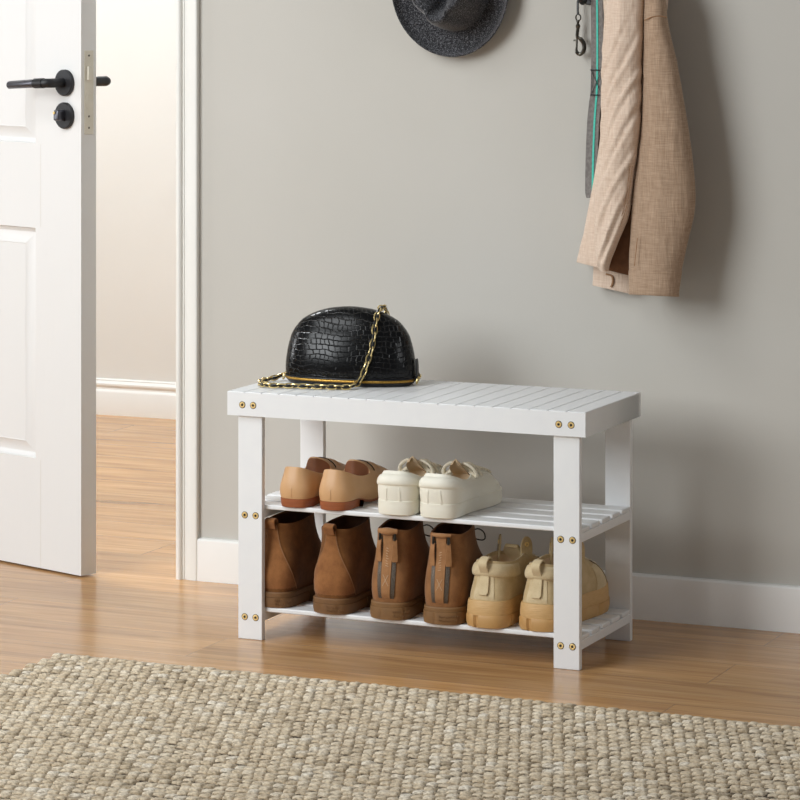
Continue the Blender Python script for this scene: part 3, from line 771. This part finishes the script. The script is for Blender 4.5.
m = MB(); m.loft([bagring(z, .0006) for z in (0, .001, .003, .006, .0082)]); m.build('base_panel', M['blackleather'], bag, ang=50)
m = MB(); m.tube(bagring(.0105, .0004), .0026, 8, True); m.build('zipper', M['zipgold'], bag)
m = MB(); m.tube(bagring(.0142, .0006), .0011, 6, True); m.tube(bagring(.0068, .0006), .0009, 6, True); m.build('piping', M['blackleather'], bag)
m = MB(); m.strip(spline([(.120, .0, .008), (.1275, -.001, .012), (.1285, -.001, .026), (.1275, -.001, .050)], 10), [.014]*9+[.010], .003, (0, 1, 0)); m.build('end_tab', M['blackleather'], bag, bevel=.001)
# D-rings at both ends
for sx in (-1, 1):
    m = MB(); m.tube([Vector((sx*.129+.0065*math.cos(t)*.3, .0065*math.sin(t), .010+.0065*math.cos(t))) for t in [2*PI*k/20 for k in range(20)]], .0012, 6, True); m.build('strap_ring', M['gold'], bag)
iv = Matrix.Rotation(-BR, 3, 'Z')
def bl(p): return iv @ (Vector(p)-BAGP)
strap_pts = [bl(p) for p in [(.031, .170, .462), (.018, .158, .456), (.012, .135, .4555), (.016, .105, .4555), (.028, .080, .4555), (.044, .066, .4555), (.060, .064, .4555), (.085, .072, .4555), (.125, .080, .4555), (.165, .088, .4555), (.196, .102, .4555)]]
# up the front, over the top, down the back to the right end
def bagsurf(x, z, side):
    a, b = interp(AZ, z); q = max(0, 1-(abs(x)/a)**2.25) if a > abs(x) else 0; return Vector((x, side*(b*q**(1/2.25)+.0045), z))
strap_pts += [bagsurf(.036, .012, -1)+Vector((0, -.006, 0)), bagsurf(.044, .032, -1), bagsurf(.052, .055, -1), bagsurf(.057, .080, -1), bagsurf(.058, .100, -1), bagsurf(.058, .122, -1)+Vector((0, 0, .003)), Vector((.059, -.004, .1415)), Vector((.061, .020, .1385)), bagsurf(.064, .10, 1), bagsurf(.080, .07, 1), bagsurf(.104, .04, 1), Vector((.126, .018, .016)), Vector((.1305, .004, .014))]
path = spline(strap_pts, 400); seq = resample(path, .0135)
strap = MB()
fine = resample(path, .0026); pts = []
for i, p in enumerate(fine):
    ph = i*.0026/.0135*PI; t = (fine[min(i+1, len(fine)-1)]-fine[max(i-1, 0)]).normalized(); sd = t.cross(Vector((0, 0, 1))); sd = sd.normalized() if sd.length > .1 else Vector((1, 0, 0))
    pts.append(p+sd*(.0012*math.sin(ph)))
strap.tube(pts, .0027, 8); so = strap.build('chain_strap', M['blackleather'], bag)
for i in range(len(seq)-1):
    a, b = seq[i], seq[i+1]; t = (b-a).normalized(); c = (a+b)/2
    up = Vector((0, 0, 1)) if abs(t.z) < .75 else Vector((0, -1, 0))
    sd = t.cross(up).normalized(); nn = sd.cross(t)
    ang = (PI/4 if i % 2 else -PI/4); w = sd*math.cos(ang)+nn*math.sin(ang)
    ring = []
    for k in range(18):
        q = 2*PI*k/18; ring.append(c+t*(.0092*math.copysign(abs(math.cos(q))**.8, math.cos(q)))+w*(.0050*math.copysign(abs(math.sin(q))**.8, math.sin(q))))
    m = MB(); m.tube(ring, .00125, 6, True); m.build('chain_link', M['gold'], so)

# ------------------------------------------------------------------ wall hooks (a short row along the wall, above the picture for the most part)
def wallhook(p, label):
    t = thing('wall_hook', label, 'hook', p, 0, 'black coat hooks along the wall')
    m = MB(); m.lathe([(0, 0), (.017, 0), (.017, .004), (.015, .006), (0, .006)], (0, 0, 0), (0, -1, 0), 24); m.build('mounting_plate', M['blackmatte'], t, ang=30)
    m = MB(); m.tube(spline([(0, -.003, 0), (0, -.020, -.003), (0, -.034, -.012), (0, -.047, -.010), (0, -.053, .004), (0, -.054, .016)], 18), .0045, 10); m.lathe([(0, 0), (.0062, .0005), (.0068, .004), (.0050, .008), (0, .009)], (0, -.054, .014), (0, 0, 1), 16)
    m.build('hook_arm', M['blackmatte'], t)
HK = []
for (u, v, lab) in ((449, -45.5, 'black metal coat hook behind the grey felt hat'), (590, -4, 'black metal coat hook holding the grey dog leash'), (634, -62, 'black metal coat hook holding the beige linen jacket')):
    p = at(u, v, WY); HK.append(p); wallhook(p, lab)

# ------------------------------------------------------------------ hat
hc = at(451, -14, WY-.03)
hat = thing('fedora_hat', 'dark grey wool felt fedora hat hanging on the wall', 'hat', (hc.x, WY+.0125, hc.z))
RXh, RZh = .1225, .136
def hr(a, b, y, n=64, dent=None, ex=0, ez=0):
    out = []
    for k in range(n):
        t = 2*PI*k/n; x, z = a*math.cos(t), b*math.sin(t)
        yy = y+(dent(x, z, t) if dent else 0); out.append(Vector((x+ex, yy, z+ez)))
    return out
def brimy(f):     # local profile of the brim seen from the side; rim rolls forward
    return -.022-.008*f**2-.010*sstep(.82, 1, f)
rings = []
cb, cz = .072, .086       # crown base half axes
wav = lambda x, z, t: -.006*math.sin(t)**2*0+.008*math.cos(t)**2*0
for f in (1.0, .97, .9, .8, .65, .5, .35, .2, .08, 0):
    a = cb+(RXh-cb)*f; b = cz+(RZh-cz)*f; rings.append(hr(a, b, brimy(f), dent=lambda x, z, t, f=f: -.010*f*abs(math.cos(t))**2))
# crown rising towards the viewer, pinched at the lower front with a long centre dent
CH = .098
def crown(h, g):
    a = cb*(1-.10*h-.16*h*h); b = cz*(1-.10*h-.10*h*h); out = []
    for k in range(64):
        t = 2*PI*k/64; x, z = a*math.cos(t)*g, b*math.sin(t)*g
        # pinches on both sides of the lower front
        low = sstep(.0, 1, -math.sin(t)); pin = math.exp(-((abs(math.cos(t))-.62)/.22)**2)*low*h
        x *= 1-.34*pin; z *= 1-.10*pin
        out.append((x, z, t))
    return out
prev = rings[-1]
for h in (.08, .25, .45, .65, .82, .93): rings.append([Vector((x, -.022-CH*h, z)) for x, z, t in crown(h, 1)])
for g, hh in ((.96, 1.0), (.93, 1.0), (.88, .95), (.8, .86), (.68, .70), (.55, .60), (.4, .54), (.25, .5), (.1, .5), (.01, .5)):
    ring = []
    for x, z, t in crown(1, g):
        dent = (1-hh)
        # a trench: deep on the centre line, shallow to the sides
        y = -.022-CH*(1-1.25*dent*math.exp(-(x/.024)**2)); ring.append(Vector((x, y, z)))
    rings.append(ring)
m = MB(); m.loft(rings, False, True)
fl = m.build('felt_body', M['felt'], hat, ang=180, subsurf=1)
so_ = fl.modifiers.new('thick', 'SOLIDIFY'); so_.thickness = .003; so_.offset = 0
fl.modifiers.move(1, 0)

# ------------------------------------------------------------------ leash
leash = thing('dog_leash', 'grey webbing dog leash with a teal stripe and snap hook hanging beside the jacket', 'leash', (at(597, -4, .43).x, .43, at(597, -4, .43).z))
L0 = leash.location.copy()
def lo(u, v, y): return at(u, v, y)-L0
LY = .440
cen = [(597, -22, .4495), (597, 0, LY), (597.3, 30, LY+.002), (597.2, 70, LY+.004), (596.6, 92, LY+.004), (595.2, 104, LY+.004), (593.2, 125, LY+.003), (591.8, 160, LY), (591.2, 198, LY-.002)]
sp_ = spline([lo(*c) for c in cen], 48)
m = MB(); m.strip(sp_, [.0245]*46+[.0235, .019], .0032, (1, 0, 0)); st = m.build('strap', M['web'], leash, bevel=.0008)
m = MB(); m.strip([p+Vector((.0022, .006, 0)) for p in sp_[12:-1]], .0235, .0028, (1, 0, 0)); m.build('strap', M['web'], leash, bevel=.0008)
m = MB(); m.strip([p+Vector((.0008+.0026*sstep(20, 40, i), -.0022, 0)) for i, p in enumerate(sp_)], .0036, .0012, (1, 0, 0)); m.build('teal_stripe', M['teal'], st)
m = MB()
a_, b_ = sp_[int(47*.37)], sp_[int(47*.5)]
z1, z2 = lo(597, 70, LY+.002).z, lo(597, 95, LY+.002).z; xx = lo(597, 82, LY+.002).x; yq = lo(597, 82, LY+.002).y-.001
def q_(dx, z): return Vector((xx+dx, yq-.0012, z))
for P_ in ([q_(-.0125, z1), q_(.0125, z1)], [q_(-.0125, z2), q_(.0125, z2)]): m.tube(P_, .0011, 6)
for P_ in ([q_(-.011, z1), q_(.011, z2)], [q_(.011, z1), q_(-.011, z2)], [q_(-.0095, z1), q_(-.0095, z2)], [q_(.0095, z1), q_(.0095, z2)]): m.tube(P_, .0006, 5)
m.build('box_stitching', M['thread'], st)
# leather thong, swivel and snap hook
SY = .452
m = MB(); m.strip(spline([lo(590, -12, .449), lo(584, -9, .449), lo(578.6, -2, SY), lo(577.8, 8, SY), lo(578.2, 15, SY)], 24), .0055, .0028, (0, 1, 0)); m.build('thong', M['blackleather'], leash)
m = MB()
def ringp(u, v, ru, rv, n=16): 
    c = lo(u, v, SY); return [c+Vector((ru*math.cos(2*PI*k/n), 0, rv*math.sin(2*PI*k/n))) for k in range(n)]
m.tube(ringp(578.3, 17.5, .005, .006), .0013, 6, True)
c = lo(578, 21.5, SY); m.lathe([(0, .003), (.0028, .002), (.003, 0), (.0022, -.004), (.0034, -.006), (.0046, -.008), (.0040, -.012), (.0022, -.014), (0, -.0145)], c, (0, 0, 1), 14)
hk = [lo(578.0, 28, SY), lo(577.2, 34, SY), lo(577.6, 37, SY), lo(581.5, 40, SY), lo(584.2, 45, SY), lo(583.5, 51, SY), lo(580.2, 54.3, SY), lo(577.0, 52.5, SY), lo(576.2, 48.5, SY)]
m.tube(spline(hk, 36), [.0034]*6+[.0032]*6+[.0042]*12+[.0036]*8+[.0030, .0028, .0024, .002], 8)
m.tube([lo(577.0, 36, SY), lo(576.4, 49.5, SY)], .0022, 7); m.tube([lo(576.6, 40, SY), lo(573.6, 40.6, SY)], .0016, 7)
m.build('snap_hook', M['gunmetal'], leash)

# ------------------------------------------------------------------ jacket
jc = at(634, -40, .40)
jk = thing('linen_jacket', 'beige linen jacket hanging from the wall beside the leash', 'jacket', (jc.x, .40, jc.z))
J0 = jk.location.copy()
def cloth_tube(name, rows, yc, hd, mat, fold, nrow=110, n=96, close=True, inner=.05, hem=None, expo=1.0, seed=0):
    tab = [(v, a, b, c if len(r_) > 3 else hd) for r_ in rows for (v, a, b, *rest) in [r_] for c in [rest[0] if rest else hd]]
    v0, v1 = tab[0][0], tab[-1][0]; rings = []
    # smooth the table with a spline
    ctrl = [Vector((a, b, h)) for v, a, b, h in tab]
    def ev(v):
        for i in range(len(tab)-1):
            if v <= tab[i+1][0] or i == len(tab)-2:
                t = (v-tab[i][0])/(tab[i+1][0]-tab[i][0]); p = [ctrl[max(i-1, 0)], ctrl[i], ctrl[i+1], ctrl[min(i+2, len(tab)-1)]]
                return cr(*p, t)
    for k in range(nrow):
        v = v0+(v1-v0)*k/(nrow-1); a, b, h = ev(v); ring = []
        for i in range(n):
            t = 2*PI*i/n; c, s_ = math.cos(t), math.sin(t)
            vv = v+(hem(.5+.5*c)*sstep(.75, 1, k/(nrow-1)) if hem else 0)
            y = yc+h*math.copysign(abs(s_)**expo, s_)
            p = at((a+b)/2+(b-a)/2*c, vv, y)
            d = fold(p, t, k/(nrow-1))
            p += Vector((c*.3, s_, 0))*d
            if p.y > WY-.003: p.y = WY-.003
            ring.append(p-J0)
        rings.append(ring)
    # turn the hem under and back up inside
    def shr(ring, f, dz=0):
        cc = sum(ring, Vector())/n; return [Vector((cc.x+(p.x-cc.x)*f, cc.y+(p.y-cc.y)*f, p.z+dz)) for p in ring]
    last = rings[-1]; ins = [shr(last, .985, -.0008), shr(last, .96, .0008)]
    kk = max(2, int(nrow*.12)); 
    for q in range(2, kk+1, 2): ins.append(shr(rings[nrow-1-q], .93))
    rings += ins
    m = MB(); m.loft(rings, True, True); return m.build(name, mat, jk, ang=75)
def nz(p, s, k=0): return noise.noise(Vector((p.x*s[0]+k, p.y*s[1], p.z*s[2])))
def fold_r(p, t, f): return .004*nz(p, (30, 12, 6), 3)*min(1, f*3)+.0012*nz(p, (90, 50, 40))
def fold_l(p, t, f):
    w1 = 1.8*nz(p, (9, 8, 7), 5)
    d = p.x-.52*p.z
    return (.0026*math.sin(d*250+2*w1)+.0016*math.sin(d*430+3*w1+1))*sstep(.12, .4, f)*(.75+.6*nz(p, (14, 12, 6), 8))+.0045*nz(p, (34, 15, 8), 9)+.0010*nz(p, (120, 60, 50), 2)
# body at the back
cloth_tube('body', [(-52, 618, 652, .02), (-20, 604, 668, .024), (6, 603, 667.5, .022), (30, 606, 664), (70, 606, 672), (120, 602, 680), (160, 597, 682), (200, 590.5, 672), (235, 583.5, 650), (254, 579, 640), (264, 576.5, 634)], .437, .020, M['linen'], lambda p, t, f: .005*nz(p, (25, 10, 5), 21)+.003*nz(p, (60, 30, 12)), hem=lambda q: -2+13*q, seed=1)
# lower hem of the inner front
cloth_tube('front_hem', [(225, 596, 634), (250, 594.5, 634), (275, 593, 633.5), (287, 592.5, 633)], .449, .008, M['linen'], lambda p, t, f: .0025*nz(p, (40, 10, 5), 31), nrow=24, hem=lambda q: -2+9*q)
# inside of the body between the sleeves, its shade put into the brown
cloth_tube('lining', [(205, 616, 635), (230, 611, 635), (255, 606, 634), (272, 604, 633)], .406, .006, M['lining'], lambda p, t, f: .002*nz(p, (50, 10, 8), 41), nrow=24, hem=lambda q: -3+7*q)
sl = cloth_tube('sleeve', [(-46, 617, 642, .02), (-25, 608, 645, .03), (0, 606, 645, .034), (20, 604, 644), (60, 602, 642.5), (100, 601, 642), (140, 600, 639), (165, 598, 635.5), (185, 595.5, 633), (205, 594, 631), (220, 594, 627.5), (235, 594.5, 621), (250, 595, 615), (264, 596.5, 610), (271, 600, 608.5, .022)], .372, .034, M['linen'], fold_l, inner=.03)
sr = cloth_tube('sleeve', [(-46, 630, 650, .02), (-25, 638, 660, .028), (0, 643.5, 666, .034), (18, 643.5, 667.5, .037), (40, 643.5, 672), (60, 643, 677), (100, 642, 683.5), (140, 639.5, 690), (165, 636.5, 693.5), (185, 633.5, 695.5), (200, 632, 696), (220, 631, 693.5), (240, 630, 688.5), (256, 629, 685), (272, 628.8, 681.5)], .372, .036, M['linen_shaded'], fold_r, inner=.03)
cf = cloth_tube('cuff', [(270.5, 628.4, 682.2), (280, 628.4, 681), (293, 628.6, 679.2)], .372, .037, M['linen_shaded'], lambda p, t, f: .0015*nz(p, (40, 30, 10), 51), nrow=14, hem=lambda q: 1+2.5*q, inner=.02)
# collar gathered at the hook
m = MB(); cp = []
for i in range(25):
    t = PI*(-.15+1.3*i/24); cp.append(at(634+20*math.cos(t), -52-10*math.sin(t), .425-.020*math.sin(t))-J0)
m.strip(cp, [.05]*25, .004, (0, .25, 1)); m.build('collar', M['linen_shaded'], jk, bevel=.001)
# loop over the hook
h_ = HK[2]-J0
m = MB(); m.tube(spline([h_+Vector((-.016, -.050, -.050)), h_+Vector((-.010, -.046, -.018)), h_+Vector((0, -.043, -.0055)), h_+Vector((.010, -.046, -.018)), h_+Vector((.016, -.050, -.050))], 20), .0022, 8); m.build('hanging_loop', M['seam'], jk)
# stitched edges
def onfront(u, v, y): return at(u, v, y)-J0
m = MB()
edge = [(634.5, 166), (631.5, 190), (629, 206), (624.5, 220), (619, 234), (613, 248), (607.5, 263)]
for dx in (-2.2, -4.4): m.tube(spline([onfront(u+dx, v, .3445+.0035*max(0, (v-215)/48)) for u, v in edge], 24), .0006, 5)
m.build('edge_stitching', M['seam'], sl)
m = MB(); m.tube(spline([onfront(644.5+22*i/8, 24-8*math.sin(PI*(.15+.55*i/8)), .3345+.014*abs(i/8-.45)) for i in range(9)], 20), .0011, 6); m.build('shoulder_seam', M['seam'], sr)
m = MB(); m.tube(spline([onfront(637.5, 238, .3375), onfront(636, 252, .337), onfront(634.5, 266, .3375)], 10), .0008, 5); m.build('cuff_slit', M['seam'], sr)
m = MB(); m.strip(spline([onfront(606, 274, .4395), onfront(612, 276, .4392), onfront(613, 282, .439), onfront(611, 287, .4392)], 12), .004, .003, (0, 1, 0)); m.build('button_tab', M['seam'], jk)

# ------------------------------------------------------------------ light
w = bpy.data.worlds.new('world'); scene.world = w; w.use_nodes = True
bg = w.node_tree.nodes['Background']; bg.inputs[0].default_value = (.95, .97, 1.0, 1); bg.inputs[1].default_value = .14
def area(name, loc, target, size, power, color=(1, 1, 1), spread=None):
    l = bpy.data.lights.new(name, 'AREA'); l.shape = 'RECTANGLE'; l.size, l.size_y = size; l.energy = power; l.color = color
    if spread: l.spread = spread
    o = bpy.data.objects.new(name, l); COL.objects.link(o); o.location = loc
    o.rotation_euler = (Vector(target)-Vector(loc)).to_track_quat('-Z', 'Y').to_euler(); return o
area('window_light', (-2.2, -4.2, 2.4), (-.55, .3, .8), (2.8, 2.6), 49, (.945, .98, 1), 1.45)
area('side_gloss_light', (-3.0, -.45, 1.25), (.2, .1, .55), (.5, 1.3), 16, (.965, .985, 1))  # added lamp, not a window: gives the handbag's left flank its highlight
area('hall_light', (-1.5, .95, 2.55), (-1.5, 1.2, 0), (1.2, .7), 80, (.95, .98, 1))
area('right_fill_light', (4.0, -1.4, 1.6), (.7, .1, .35), (1.2, 1.5), 13, (.97, .985, 1))  # added fill lamp, not a window: brightens the bench's right end
area('overhead_fill_light', (-.9, -1.5, 2.7), (-.9, -1.5, 0), (1.4, 1.4), 38, (.95, .98, 1))  # added overhead fill standing in for bounce, lifts bench top and rug
scene.view_settings.view_transform = 'Standard'; scene.view_settings.look = 'None'; scene.view_settings.gamma = 1; scene.view_settings.use_curve_mapping = False
scene.view_settings.exposure = -0.02
